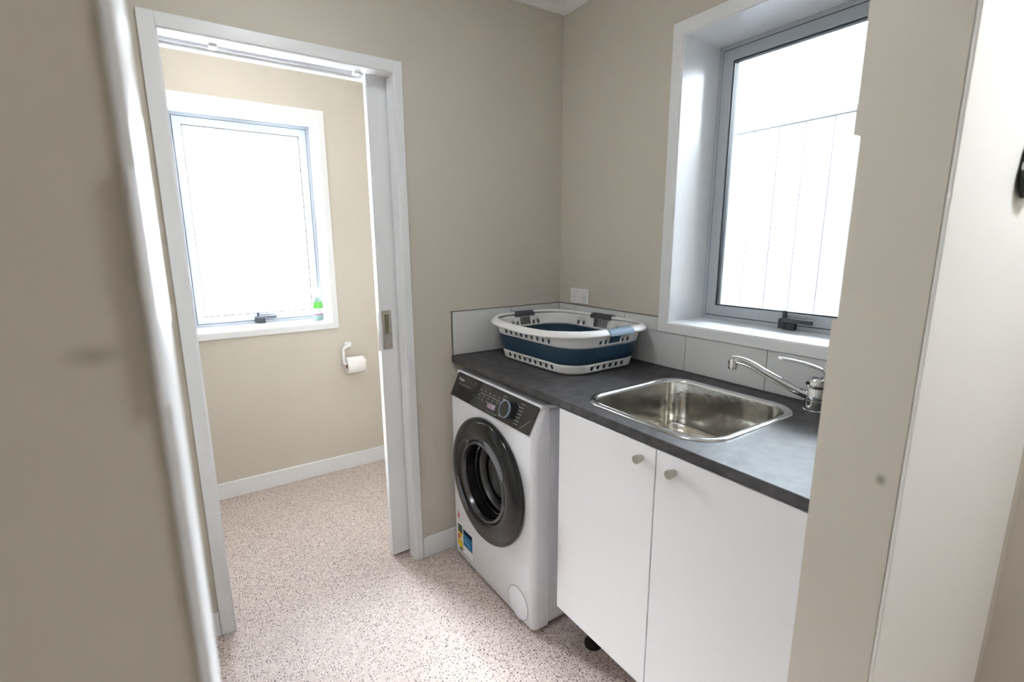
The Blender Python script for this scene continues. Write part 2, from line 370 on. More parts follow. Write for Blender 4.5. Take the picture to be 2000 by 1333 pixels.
obj('recess_rim', B((-.861, -.858, .0655, .0680, 1.012, 1.092), (-.841, -.837, .0655, .0680, 1.012, 1.092), (-.861, -.837, .0655, .0680, 1.088, 1.092), (-.861, -.837, .0655, .0680, 1.010, 1.014)), m_steelrim, d1, bevel=.0008)
bm = bmesh.new(); lathe(bm, [(.007, .0675), (.007, .0655), (.004, .0650)], (-.846, 0, .975), 'y', 16); obj('snib', bm, m_nickel, d1, True)

# white lining on the left end of the front wall, with a little lip
struct(obj('trim_3', B((-1.534, -1.5285, -1.592, -1.472, 0, 2.03)), m_trim, bevel=.001))
struct(obj('trim_4', B((-1.534, -1.5300, -1.5945, -1.592, 1.30, 1.40)), m_trim, bevel=.002))

# hall door folded back flat against the front wall, right edge of the picture
d2 = struct(thing('door_2', None, None, (0, 0, 0)))
obj('leaf', B((-.5995, .245, -1.597, -1.5903, .01, 2.02)), m_door, d2, bevel=.002)


# ------------------------------------------------------------------ splashback tiles (children of their wall)
wall_back = bpy.data.objects['wall_back']
TZ = 1.089
def tile(x0, x1, y0, y1, z0, z1, par):
    o = obj('tile', B((x0, x1, y0, y1, z0, z1)), m_tile, par, bevel=.0012); return o
g = .0022
# right wall: 300 mm tiles, cut lower under the window
ys = [-.0095, -.131, -.4345, -.7375, -1.0425, -1.3470, -1.463]
for i in range(6):
    a, b = ys[i]-g*(i > 0), ys[i+1]+g*(i < 5)*0
    segs = []
    if b >= -.612: segs = [(a, b, TZ)]
    elif a > -.612: segs = [(a, b, 1.036)]
    else: segs = [(a, b, 1.036)]
    for (p, q, zt) in segs: tile(-.0095, -.0015, q, p, .903, zt, wall_right)
    if a > -.612 > b:                           # notched tile beside the casing
        tile(-.0095, -.0015, -.609, a, 1.036, TZ, wall_right)
    if i == 5: tile(-.0095, -.0015, b, -1.393, 1.036, TZ, wall_right)
obj('grout', B((-.0075, 0, -1.463, -.0, .900, 1.0355), (-.0075, 0, -.609, 0, 1.0355, TZ-.0005)), m_grout, wall_right)
obj('tile_edge_trim', B((-.0105, 0, -.609, -.0, TZ, TZ+.0025)), m_grout, wall_right)
for (a, b) in ((-.590, -.2945), (-.2920, -.0105)): tile(a, b, -.0095, -.0015, .903, TZ, wall_back)
obj('grout', B((-.590, 0, -.0075, 0, .900, TZ-.0005)), m_grout, wall_back)
obj('tile_edge_trim', B((-.5935, -.5905, -.0105, 0, .900, TZ+.0025), (-.5935, -.0, -.0105, 0, TZ, TZ+.0025)), m_grout, wall_back)

# ------------------------------------------------------------------ worktop with sink cut-out
SX, SY, SA, SB, SR = -.321, -.985, .229, .229, .095
bm = bmesh.new()
outer = [(-.597, -1.462), (-.002, -1.462), (-.002, -.002), (-.597, -.002)]
inner = rr(SX, SY, SA-.012, SB-.012, SR-.01, 8)
def loop(pts, z):
    v = [bm.verts.new((x, y, z)) for x, y in pts]; return v, [bm.edges.new((v[i], v[(i+1) % len(v)])) for i in range(len(v))]
vo, eo = loop(outer, .9); vi, ei = loop(inner, .9)
r = bmesh.ops.triangle_fill(bm, use_beauty=True, use_dissolve=False, edges=eo+ei)
fs = [f for f in r['geom'] if isinstance(f, bmesh.types.BMFace)]
e = bmesh.ops.extrude_face_region(bm, geom=fs)
for v in e['geom']:
    if isinstance(v, bmesh.types.BMVert): v.co.z = .8735
wt = obj('worktop', bm, m_counter, bevel=.0018)
tag(wt, 'long dark slate-grey laminate worktop running under the window from corner to wall end', 'countertop')

# ------------------------------------------------------------------ sink
sk = thing('sink', 'square stainless steel drop-in sink with rounded corners, set in the dark worktop', 'sink', (SX, SY, .9))
def L3(a, b, r, z, n=8): return [(x, y, z) for x, y in rr(0, 0, a, b, r, n)]
bm = loft(bmesh.new(), [L3(SA, SB, SR, .0003), L3(SA-.002, SB-.002, SR-.002, .0035), L3(SA-.008, SB-.008, SR-.006, .0048), L3(SA-.017, SB-.017, SR-.014, .0040), L3(SA-.021, SB-.021, SR-.016, .000), L3(SA-.0225, SB-.0225, SR-.018, -.006)])
obj('sink_rim', bm, m_steelrim, sk, True, angle=60)
lp = []
for k in range(13):
    t = k/12
    if t < .55: s = t/.55; lp.append((SA-.0225-.012*s, SR-.018-.002*s, -.006-.134*s))
    else:
        s = (t-.55)/.45*PI/2; lp.append((SA-.0345-.055*(1-math.cos(s)), SR-.02-.022*(1-math.cos(s)), -.140-.050*math.sin(s)))
loops = [L3(a, a, r, z) for a, r, z in lp]+[L3(.10, .10, .045, -.194), L3(.045, .045, .044, -.197)]
obj('bowl', loft(bmesh.new(), loops, cap1=True), m_steel, sk, True, angle=60)
bm = bmesh.new(); lathe(bm, [(.043, -.1965), (.043, -.192), (.038, -.190), (.030, -.1935), (.012, -.1945)], n=28); obj('drain', bm, m_chrome, sk, True)
bm = bmesh.new(); lathe(bm, [(.011, -.194), (.011, -.186), (.006, -.183)], n=16); obj('drain_plug', bm, m_dark, sk, True)

# ------------------------------------------------------------------ mixer tap
TX, TY = -.072, -1.224
tp = thing('mixer_tap', 'chrome single-lever mixer tap with long swivel spout behind the sink', 'tap', (TX, TY, .9))
bm = bmesh.new(); lathe(bm, [(.028, 0), (.028, .004), (.0255, .006), (.0250, .030), (.0250, .0315), (.0240, .0325), (.0240, .0335), (.0250, .0345), (.0250, .066), (.0240, .068)], n=36); obj('body', bm, m_chrome, tp, True)
bm = bmesh.new(); lathe(bm, [(.0240, .068), (.0252, .070), (.0250, .080), (.0215, .092), (.014, .099), (.004, .101)], n=36); obj('cartridge_cap', bm, m_chrome, tp, True)
tip = Vector((-.170-TX, -1.028-TY, .126))
sp = smoothpath([(0, .002, .040), (-.018, .036, .052), tuple(tip*.55+Vector((0, 0, .0195))), tuple(tip*.80+Vector((0, 0, .016))), (tip.x*.95, tip.y*.95, tip.z-.0015), (tip.x, tip.y, tip.z-.004)], 8)
n = len(sp); obj('spout', tube(bmesh.new(), sp, [.0130-.0020*(i/n) if i < n-5 else .0130 for i in range(n)], 14), m_chrome, tp, True)
bm = bmesh.new(); lathe(bm, [(.0120, .030), (.0135, .024), (.0135, .002), (.0115, 0), (.008, .003)], (tip.x*1.0, tip.y*1.0, tip.z-.030), n=20); obj('aerator', bm, m_chrome, tp, True)
lv = smoothpath([(.002, -.019, .085), (.000, -.023, .104), (-.004, -.012, .122), (-.018, .022, .134), (-.032, .058, .140), (-.044, .090, .143)], 6)
n = len(lv); obj('lever', tube(bmesh.new(), lv, [.0150-.006*(i/n) if i < n-2 else .007 for i in range(n)], 12, flat=.42), m_chrome, tp, True)
bm = bmesh.new(); lathe(bm, [(.006, 0), (.006, .006), (.004, .008)], (-.020, .014, .078), n=12); obj('temperature_marker', bm, m_dark, tp, True)

# ------------------------------------------------------------------ base cabinet
cb = thing('base_cabinet', 'white two-door base cabinet under the sink with small round knobs', 'cabinet', (-.3, -1.096, 0))
def at(o, x, y, z): return (x-o.location.x, y-o.location.y, z-o.location.z)
def PB(par, x0, x1, y0, y1, z0, z1):
    l = par.location; return (x0-l.x, x1-l.x, y0-l.y, y1-l.y, z0-l.z, z1-l.z)
obj('carcass', B(PB(cb, -.577, -.012, -.749, -.733, .172, .872), PB(cb, -.577, -.012, -1.461, -1.445, .172, .872), PB(cb, -.577, -.012, -1.445, -.749, .172, .188), PB(cb, -.026, -.012, -1.445, -.749, .188, .872), PB(cb, -.575, -.50, -1.445, -.749, .84, .872)), m_white, cb, bevel=.0008)
for (a, b, ky) in ((-1.1045, -.731, -1.0615), (-1.4615, -1.1080, -1.1625)):
    d = obj('cabinet_door', B(PB(cb, -.596, -.578, a, b, .172, .8705)), m_white, cb, bevel=.0012)
    bm = bmesh.new(); lathe(bm, [(.0102, -.025), (.0112, -.0235), (.0106, -.012), (.0080, -.001), (.0080, 0)], at(cb, -.596, ky, .832), 'x', 24)
    obj('knob', bm, m_nickel, d, True, angle=40)
for x in (-.475, -.08):
    for y in (-.785, -1.40):
        bm = bmesh.new(); lathe(bm, [(.030, 0), (.030, .010), (.022, .014), (.017, .020), (.017, .150), (.026, .156), (.026, .172)], at(cb, x, y, 0), n=20)
        obj('leg', bm, m_dark, cb, True)

# ------------------------------------------------------------------ washing machine
wm = thing('washing_machine', 'white front-loading washing machine with black round door, under the worktop beside the cabinet', 'washing machine', (-.34, -.3435, 0))
Y0, Y1 = -.641, -.046
def rrect_profile(x0, x1, y0, y1, rf, n=6):     # plan outline, front (x0) corners rounded
    p = []
    for (cx, cy, t0) in ((x0+rf, y1-rf, PI/2), (x0+rf, y0+rf, PI)):
        for k in range(n+1):
            t = t0+PI/2*k/n; p.append((cx+rf*math.cos(t), cy+rf*math.sin(t)))
    return p+[(x1, y0), (x1, y1)]
l = wm.location
def cut_round(o, y, z, r_, xa, xb):            # round opening through a mesh, applied at once
    bm = bmesh.new(); lathe(bm, [(r_, xa), (r_, xb)], (0, y, z), 'x', 64); bmesh.ops.recalc_face_normals(bm, faces=bm.faces)
    me = bpy.data.meshes.new('cut'); bm.to_mesh(me); bm.free(); c = bpy.data.objects.new('cut', me); COL.objects.link(c)
    mods = [(m.type, m) for m in o.modifiers]
    for t_, m_ in mods: m_.show_viewport = False
    b = o.modifiers.new('hole', 'BOOLEAN'); b.operation = 'DIFFERENCE'; b.solver = 'EXACT'; b.object = c
    c.parent = o.parent; bpy.context.view_layer.update()
    dg = bpy.context.evaluated_depsgraph_get(); nm = bpy.data.meshes.new_from_object(o.evaluated_get(dg))
    o.modifiers.remove(b); o.data = nm; bpy.data.objects.remove(c); bpy.data.meshes.remove(me)
    for t_, m_ in mods: m_.show_viewport = True
# side and back shell
obj('shell', B(PB(wm, -.560, -.045, Y0+.0015, Y1-.0015, .022, .832)), m_enamel, wm, bevel=.006, seg=3)
obj('side_panel_ridge', B(PB(wm, -.505, -.10, Y0-.0020, Y0+.002, .10, .77)), m_enamel, wm, bevel=.006, seg=2)
obj('top_lid', B(PB(wm, -.596, -.045, Y0+.001, Y1-.001, .834, .850)), m_enamel, wm, bevel=.005, seg=3)
# front fascia: rounded vertical edges, the strip behind the control panel leans back
prof = rrect_profile(-.630, -.563, Y0, Y1, .022)
def lean(z): return 0 if z < .742 else (z-.742)/.100*.036
loops = []
for z in (.018, .022, .742, .775, .810, .840):
    L = []
    for x, y in prof: L.append((max(x, x if x > -.575 else x)+(lean(z) if x < -.575 else 0)-l.x+(.002 if z == .018 and x < -.575 else 0), y-l.y, z))
    loops.append(L)
obj('front_panel', loft(bmesh.new(), loops, True, True), m_enamel, wm, True, angle=30)
fp = bpy.data.objects['front_panel']; cut_round(fp, -.352-l.y, .480, .156, -.70-l.x, -.5-l.x); cut_round(bpy.data.objects['shell'], -.352-l.y, .480, .200, -.70-l.x, -.30-l.x)
# seam between fascia and shell on the side, its highlight put in as a white strip
obj('seam', B(PB(wm, -.5630, -.5612, Y0-.0004, Y0+.003, .022, .832)), m_plastic, wm)
# control panel, black, follows the lean and wraps the right corner
ux = Vector((.036, 0, .100)).normalized()       # up the slope
def cp(y, s, out=.0):                            # s: 0..1 up the slope
    p = Vector((-.6305+.036*s, y, .745+.100*s))+Vector((-ux.z, 0, ux.x))*out
    return (p.x-l.x, p.y-l.y, p.z-l.z)
def plate(pts, o0, o1):
    bm = bmesh.new(); a = [bm.verts.new(cp(y, s, o0)) for y, s in pts]; b = [bm.verts.new(cp(y, s, o1)) for y, s in pts]
    bm.faces.new(a); bm.faces.new(b[::-1])
    for i in range(len(pts)): j = (i+1) % len(pts); bm.faces.new((a[i], b[i], b[j], a[j]))
    return bm
panel = obj('control_panel', plate([(-.054, .02), (-.612, .02), (-.618, .06), (-.634, .94), (-.630, .985), (-.075, .985), (-.070, .95)], .0005, .0035), m_black, wm, bevel=.001)
obj('detergent_drawer', plate([(-.060, .07), (-.205, .07), (-.225, .93), (-.078, .93)], .0030, .0050), m_black, wm, bevel=.0012)
obj('drawer_grip', plate([(-.110, .10), (-.200, .10), (-.210, .50), (-.115, .50)], .0048, .0056), m_dark, wm)
obj('accent_line', plate([(-.560, .10), (-.5625, .10), (-.610, .50), (-.6085, .50)], .0034, .0041), m_steelrim, wm)
obj('menu_line', plate([(-.270, .60), (-.415, .60), (-.415, .622), (-.270, .622)], .0034, .0039), m_legend, wm)
# dial
c = Vector(cp(-.478, .50, .0035)); nrm = Vector((-ux.z, 0, ux.x)); sy = Vector((0, 1, 0))
def disc(prof, n=40):
    bm = bmesh.new(); rings = []
    for r_, h in prof: rings.append([bm.verts.new(c+sy*math.cos(2*PI*i/n)*r_+ux*math.sin(2*PI*i/n)*r_+nrm*h) for i in range(n)])
    for k in range(len(rings)-1):
        for i in range(n): bm.faces.new((rings[k][i], rings[k][(i+1) % n], rings[k+1][(i+1) % n], rings[k+1][i]))
    bm.faces.new(rings[0][::-1]); bm.faces.new(rings[-1]); return bm
dial = obj('program_dial', disc([(.031, 0), (.030, .020), (.029, .022), (.010, .0225)]), m_black, wm, True)
bm = disc([(.0315, .018), (.0315, .0235), (.0285, .0240), (.0280, .021)])
obj('dial_ring', bm, mat('silver_blue_ring', srgb(176, 196, 222), .25, metal=.6, var=(20, .03)), dial, True)
# printed legends
def text(body, size, y, s, out, m, name, par, anchor='LEFT'):
    cu = bpy.data.curves.new('t', 'FONT'); cu.body = body; cu.size = size; cu.extrude = .0002; cu.align_x = anchor
    to = bpy.data.objects.new('t', cu); COL.objects.link(to); bpy.context.view_layer.update()
    me = bpy.data.meshes.new_from_object(to); bpy.data.objects.remove(to); bpy.data.curves.remove(cu)
    me.materials.clear(); me.materials.append(m)
    o = bpy.data.objects.new(name, me); COL.objects.link(o); o.parent = par
    X = Vector((0, -1, 0)); R = Matrix((X, ux, nrm)).transposed().to_4x4(); R.translation = Vector(cp(y, s, out)); o.matrix_local = R
    return o
m_print = mat('pale_print', srgb(205, 205, 200), .5, var=(50, .03))
text('Haier', .0210, -.092, .70, .0052, m_print, 'brand_lettering', wm)
obj('drawer_caption', plate([(-.095, .575), (-.195, .575), (-.196, .61), (-.096, .61)], .0049, .0054), m_legend, wm)
obj('display', plate([(-.325, .20), (-.405, .20), (-.407, .46), (-.327, .46)], .0034, .0040), m_dark, wm)
text('18:88', .026, -.334, .235, .0042, mat('display_digits', srgb(222, 200, 222), .5, var=(50, .03)), 'display_digits', wm)
obj('display_glyph', plate([(-.357, .22), (-.362, .22), (-.368, .34), (-.362, .34)], .0043, .0046), m_pink, wm)
bm = bmesh.new()
def dash(y, s, w):
    a = [bm.verts.new(cp(yy, ss, .0038)) for yy, ss in ((y, s), (y-w, s), (y-w, s+.035), (y, s+.035))]; b2 = [bm.verts.new(cp(yy, ss, .0041)) for yy, ss in ((y, s), (y-w, s), (y-w, s+.035), (y, s+.035))]
    bm.faces.new(a); bm.faces.new(b2[::-1])
    for i in range(4): bm.faces.new((a[i], b2[i], b2[(i+1) % 4], a[(i+1) % 4]))
for k in range(7):
    s = .15+.115*k
    dash(-.520-.006*k*0-.002*k, s, .026); dash(-.418-.0015*k, s, .022)
for k in range(5): dash(-.262-.032*k, .50, .016); dash(-.268-.032*k, .70, .010)
for k in range(5): dash(-.262-.030*k, .38, .014)
for k in range(4): dash(-.345-.018*k, .10, .011)
lg = obj('printed_legend', bm, m_legend, wm); lg['kind'] = 'stuff'

# door
DY, DZ, DR = -.352-l.y, .480, .246
ddx = -.630-l.x
door = thing('door', None, None); door.parent = wm; door.location = (0, 0, 0)
def ring(prof, m, name, par, n=64, **k):
    bm = bmesh.new(); lathe(bm, [(r_, ddx-h) for r_, h in prof], (0, DY, DZ), 'x', n, **k); return obj(name, bm, m, par, True, angle=50)
ring([(DR-.006, -.001), (DR, .004), (DR+.001, .016), (DR-.004, .026), (DR-.014, .033), (DR-.030, .038), (DR-.055, .040), (DR-.078, .037), (DR-.088, .030), (DR-.094, .018), (DR-.097, .0), (DR-.100, -.03)], m_black2, 'door_ring', door, cap0=False, cap1=False)
ring([(DR-.088, .0315), (DR-.093, .036), (DR-.100, .034), (DR-.104, .022)], mat('dark_steel_bezel', (.10, .10, .11, 1), .22, metal=.8, var=(10, .1)), 'bezel', door, cap0=False, cap1=False)
ring([(DR-.099, .012), (DR-.104, -.030), (DR-.112, -.070), (DR-.125, -.095), (DR-.160, -.112), (.02, -.116)], m_bowl, 'glass_bowl', door, cap0=False)
# chrome drum lip seen through the bowl, on its right wall
ring([(DR-.1035, -.024), (DR-.1075, -.024), (DR-.1075, -.028), (DR-.1035, -.030)], m_chrome, 'drum_lip', door, cap0=False, cap1=False)
ring([(DR-.110, -.040), (DR-.113, -.046), (DR-.118, -.064), (DR-.116, -.066)], m_drum, 'drum', door, cap0=False, cap1=False)
# finger grip: crescent recess at the upper right, its highlight painted in grey
def arc(r0, r1, t0, t1, h, th, m, name, n=14):
    bm = bmesh.new(); A = []
    for k in range(n+1):
        t = math.radians(t0+(t1-t0)*k/n); q = math.sin(PI*k/n)**.4; rm = (r0+r1)/2; hw = (r1-r0)/2*q+.0005
        pts = []
        for rr_, hh in ((rm-hw, h), (rm, h+th), (rm+hw, h), (rm, h-th)):
            pts.append(bm.verts.new((ddx-hh, DY+rr_*math.cos(t), DZ+rr_*math.sin(t))))
        A.append(pts)
    for k in range(n):
        for i in range(4): bm.faces.new((A[k][i], A[k][(i+1) % 4], A[k+1][(i+1) % 4], A[k+1][i]))
    bm.faces.new(A[0]); bm.faces.new(A[-1][::-1]); return obj(name, bm, m, door, True, angle=60)
arc(.160, .196, 100, 156, .0402, .003, mat('grip_highlight_grey', srgb(100, 106, 116), .2, var=(10, .1), coat=.5), 'finger_grip')
arc(.168, .200, 300, 348, .0400, .0025, mat('inset_highlight', srgb(76, 80, 94), .2, var=(10, .1), coat=.5), 'inset_highlight')  # lower-left inset, grey highlight painted into its colour
# pump filter cover, groove ring
fy, fz, fr = -.551-l.y, .078, .063
bm = bmesh.new(); lathe(bm, [(fr, ddx-.0002), (fr, ddx-.0012), (fr-.0015, ddx-.0012), (fr-.0015, ddx-.0002)], (0, fy, fz), 'x', 48, False, False)
fc = obj('filter_cover_groove', bm, m_legend, wm, True)
bm = bmesh.new(); lathe(bm, [(fr-.0015, ddx+.001), (fr-.002, ddx-.0016), (fr-.004, ddx-.0022)], (0, fy, fz), 'x', 48)
obj('filter_cover', bm, m_enamel, wm, True)
# stickers, lower left of the front
def stick(y0, y1, z0, z1, m, name, k=0):
    return obj(name, B(PB(wm, -.6306-.0003*k, -.6295, y0, y1, z0, z1)), m, wm)
st = stick(-.125, -.070, .045, .180, m_plastic, 'energy_label')
def sub(y0, y1, z0, z1, m, name, par, k): return obj(name, B(PB(wm, -.6306-.0003*k, -.6300, y0, y1, z0, z1)), m, par)
sub(-.124, -.085, .128, .166, m_green, 'label_header', st, 1); sub(-.124, -.085, .108, .128, m_yellow, 'label_band', st, 1)
sub(-.103, -.083, .094, .116, m_red, 'label_star', st, 2); sub(-.124, -.082, .058, .094, m_yellow, 'label_body', st, 1); sub(-.124, -.098, .046, .058, m_green, 'label_footer', st, 1)
sb = stick(-.212, -.132, .045, .165, m_plastic, 'water_label')
sub(-.211, -.133, .082, .150, m_blue, 'label_body', sb, 1); sub(-.211, -.133, .140, .160, mat('deep_blue', srgb(26, 74, 104), .5, var=(50, .08)), 'label_header', sb, 1)
for i in range(4): sub(-.146-.012*i-.006, -.146-.012*i, .110-.004*i, .116-.004*i, m_plastic, 'label_print', sb, 2)
bm = prism([(-.086-l.y, .195), (-.094-l.y, .232), (-.103-l.y, .205), (-.097-l.y, .196)], 'x', -.6306-l.x, -.6310-l.x); obj('red_arrow_print', bm, m_red, wm)
for x in (-.575, -.10):
    for y in (Y0+.055, Y1-.055):
        bm = bmesh.new(); lathe(bm, [(.026, 0), (.027, .008), (.018, .012), (.012, .014), (.012, .024)], (x-l.x, y-l.y, 0), n=18); obj('foot', bm, m_dark, wm, True)

# ------------------------------------------------------------------ collapsible laundry basket
bk = thing('laundry_basket', 'white and navy collapsible plastic laundry basket standing on the worktop corner', 'laundry basket', (-.242, -.332, .9), .03)
def bdim(z):                                    # half sizes and corner radius at height z above the worktop
    t = z/.158; return (.178+.029*t, .229+.051*t, .080+.048*t)
def brow(z, cols_l, cols_s, off=0., dx=0, dz=None):
    a, b, r_ = bdim(z); a += off; b += off; r_ += off; n = 7; pts = []
    sides = [((a, -(b-r_)), (a, b-r_), cols_l), ((a-r_, b), (-(a-r_), b), cols_s), ((-a, b-r_), (-a, -(b-r_)), cols_l), ((-(a-r_), -b), (a-r_, -b), cols_s)]
    cs = [(a-r_, b-r_, 0), (-(a-r_), b-r_, PI/2), (-(a-r_), -(b-r_), PI), (a-r_, -(b-r_), 1.5*PI)]
    for (p, q, cols), (cx, cy, t0) in zip(sides, cs):
        for f in cols: pts.append((p[0]+(q[0]-p[0])*f, p[1]+(q[1]-p[1])*f, z+(dz(f) if dz else 0)))
        for k in range(1, n): t = t0+PI/2*k/n; pts.append((cx+r_*math.cos(t), cy+r_*math.sin(t), z))
    return pts
def band(name, zs, cols_l, cols_s, holes, m, thick=.003, offs=None, par=bk, bev=0):
    bm = bmesh.new(); rows = [[bm.verts.new(p) for p in brow(z, cols_l, cols_s, offs[i] if offs else 0)] for i, z in enumerate(zs)]; n = len(rows[0])
    for k in range(len(rows)-1):
        for i in range(n):
            if (k, i) in holes: continue
            j = (i+1) % n; bm.faces.new((rows[k][i], rows[k][j], rows[k+1][j], rows[k+1][i]))
    o = obj(name, bm, m, par, True, angle=40)
    s = o.modifiers.new('solidify', 'SOLIDIFY'); s.thickness = thick; s.offset = 0
    if bev: b = o.modifiers.new('bevel', 'BEVEL'); b.width = bev; b.segments = 1; b.limit_method = 'ANGLE'
    return o
def cols(nh, w):                                # nh holes of relative width w within each pitch
    f = [0.]
    for i in range(nh): c0 = (i+.5)/nh; f += [c0-w/nh/2, c0+w/nh/2]
    return f+[1.]
CL, CS = cols(9, .46), cols(6, .50)
NL, NS = len(CL), len(CS); CORN = 6
side0 = [0, NL+CORN, NL+CORN+NS+CORN, 2*NL+NS+3*CORN]
lower = set()
for s_, nh in ((0, 9), (1, 6), (2, 9), (3, 6)):
    for i in range(nh): lower.add((1, side0[s_]+1+2*i))
band('lower_band', [.004, .012, .029, .042], CL, CS, lower, m_plastic)
# upper band: holes either side of the hand holes (short sides and the wall-side long side), a full row on the front long side
UL, US = cols(9, .46), [0, .03, .12, .19, .28, .32, .68, .72, .81, .88, .97, 1.]
upper = set(); nU = len(US)
su = [0, NL+CORN, NL+CORN+nU+CORN, 2*NL+nU+3*CORN]
for s_ in (1, 3):
    for i in (1, 3, 7, 9): upper.add((1, su[s_]+i))
    upper.add((2, su[s_]+5)); upper.add((1, su[s_]+5))
for i in range(9): upper.add((1, su[2]+1+2*i))
for i in (0, 1, 7, 8): upper.add((1, su[0]+1+2*i))
for i in range(7, 12): upper.add((2, su[0]+i)); upper.add((1, su[0]+i))
band('upper_band', [.104, .112, .128, .146, .155], UL, US, upper, m_plastic)
# folding navy wall with a soft ridge
rz = [.041, .045, .058, .072, .084, .098, .104]; ro = [.001, .002, .0035, .002, .0035, .002, .001]
band('folding_wall', rz, CL, CS, set(), m_navy, .003, ro)
band('liner', [.005, .024, .043], CL, CS, set(), m_navy, .0015, [-.006]*3)
# rim: rolled lip
prof = [(.1555, -.0028), (.163, -.002), (.1662, .002), (.1650, .009), (.1590, .0180), (.1515, .0235), (.1455, .0245)]
bm = bmesh.new(); rows = []
for z, o_ in prof:
    pts = brow(.158, CL, CS, o_)
    rows.append([bm.verts.new((x, y, z-(.010*(1-(y/.2)**2) if (x < -.19 and abs(y) < .2) else 0)+.004*max(0, abs(y)-.2)/.1)) for x, y, _ in pts])
n = len(rows[0])
for k in range(len(rows)-1):
    for i in range(n): bm.faces.new((rows[k][i], rows[k][(i+1) % n], rows[k+1][(i+1) % n], rows[k+1][i]))
o = obj('rim', bm, m_plastic, bk, True, angle=60); s = o.modifiers.new('solidify', 'SOLIDIFY'); s.thickness = .0028; s.offset = 0
# base
bm = loft(bmesh.new(), [[(x, y, .002) for x, y in rr(0, 0, .178, .228, .08)], [(x, y, .006) for x, y in rr(0, 0, .181, .231, .083)]], True, True)
obj('base', bm, m_navy, bk, True)
# grips over the rim: near short side (grey-blue), far short side and wall side (charcoal)
def grip(cx, cy, along, half, m, name='hand_grip'):
    bm = bmesh.new(); P = []
    for t in (-1, -.92, -.5, 0, .5, .92, 1):
        sec = []
        w = 1 if abs(t) < 1 else .85
        for o_, z in ((-.008, .150), (-.0075, .163), (.001, .1715), (.013, .1720), (.0225, .1675), (.0285, .1570), (.0290, .1480), (.0260, .1480), (.018, .158), (.001, .158)):
            z = .159+(z-.159)*w
            if along == 'x': sec.append(bm.verts.new((cx+t*half, cy+o_*(1 if cy > 0 else -1), z)))
            else: sec.append(bm.verts.new((cx+o_, cy+t*half, z)))
        P.append(sec)
    for k in range(len(P)-1):
        for i in range(10): bm.faces.new((P[k][i], P[k][(i+1) % 10], P[k+1][(i+1) % 10], P[k+1][i]))
    bm.faces.new(P[0]); bm.faces.new(P[-1][::-1]); return obj(name, bm, m, bk, True, angle=60)
a0, b0, _ = bdim(.158)
grip(0, -b0, 'x', .062, m_grip); grip(0, b0, 'x', .055, m_gripd); grip(a0, 0, 'y', .060, m_gripd)

# ------------------------------------------------------------------ power outlet on the right wall
po = thing('power_outlet', 'white double power outlet on the wall above the tiles', 'power outlet', (0, -.149, 1.132))
obj('plate', B((-.010, -.0003, -.060, .060, -.034, .034)), m_plastic, po, bevel=.003)
for s in (-1, 1):
    obj('switch', B((-.0135, -.0095, s*.022-.006, s*.022+.006, .010, .026)), m_plastic, po, bevel=.001)
    k = .036*s
    bm = B((-.0106, -.0098, k-.001, k+.001, -.024, -.015))
    for q in (-1, 1):
        v = box(bm, -.0106, -.0098, k+q*.007-.001, k+q*.007+.001, -.008, .002)
        bmesh.ops.rotate(bm, verts=v, cent=(0, k+q*.007, -.003), matrix=Matrix.Rotation(q*math.radians(30), 3, 'X'))
    obj('socket_slots', bm, m_legend, po)

# ------------------------------------------------------------------ toilet room: roll holder, roll, spray bottle
rh = thing('toilet_roll_holder', 'white bent-arm toilet roll holder on the beige wall below the window', 'toilet roll holder', (-.73, FB, .72))
hp = smoothpath([(-.010, -.004, .062), (-.012, -.030, .060), (-.034, -.052, .058), (-.052, -.058, .048), (-.055, -.060, .020), (-.054, -.061, -.030), (-.046, -.061, -.040), (.070, -.061, -.036)], 5)
obj('arm', tube(bmesh.new(), hp, .0085, 12), m_plastic, rh, True)
obj('wall_plate', B((-.030, .010, -.010, -.0003, .046, .078)), m_plastic, rh, bevel=.003)
bm = bmesh.new(); lathe(bm, [(.004, .064), (.011, .066), (.012, .072), (.008, .076)], (0, -.061, -.036), 'x', 16); obj('end_stop', bm, m_plastic, rh, True)
ro_ = thing('toilet_roll', 'white toilet roll hanging on the holder below the window', 'toilet roll', (-.720, FB-.061, .668))
bm = bmesh.new(); lathe(bm, [(.0205, -.050), (.047, -.050), (.0485, -.048), (.0485, .048), (.047, .050), (.0205, .050)], (0, 0, 0), 'x', 40, False, False); obj('paper', bm, m_paper, ro_, True, angle=40)
bm = bmesh.new(); lathe(bm, [(.0205, -.050), (.0195, -.050), (.0195, .050), (.0205, .050)], (0, 0, 0), 'x', 28, False, False); obj('core', bm, m_card, ro_, True, angle=40)

sbt = thing('spray_bottle', 'clear trigger spray bottle with green and white label on the toilet window sill', 'spray bottle', (-.868, FB+.110, VZ0+.0005), .3)
bm = bmesh.new(); lathe(bm, [(.026, 0), (.029, .003), (.0295, .012), (.0295, .095), (.026, .112), (.015, .130), (.012, .136), (.012, .144)], n=28, sy=.7); obj('bottle', bm, m_bottle, sbt, True)
bm = bmesh.new(); lathe(bm, [(.0302, .036), (.0302, .088)], n=28, sy=.71, cap0=False, cap1=False); lb = obj('front_label', bm, m_plastic, sbt, True)
bm = bmesh.new(); lathe(bm, [(.0306, .034), (.0306, .041)], n=28, sy=.72, cap0=False, cap1=False); obj('label_band', bm, m_pink, lb, True)
bm = bmesh.new(); lathe(bm, [(.0306, .072), (.0306, .092), (.0275, .109)], n=28, sy=.72, cap0=False, cap1=False); obj('label_top', bm, m_lgreen, lb, True)
bm = bmesh.new(); lathe(bm, [(.0080, -.0225), (.0080, -.0235), (.0058, -.0235), (.0058, -.0225)], (-.006, 0, .058), 'y', 20, False, False); obj('label_emblem', bm, m_green, lb, True)
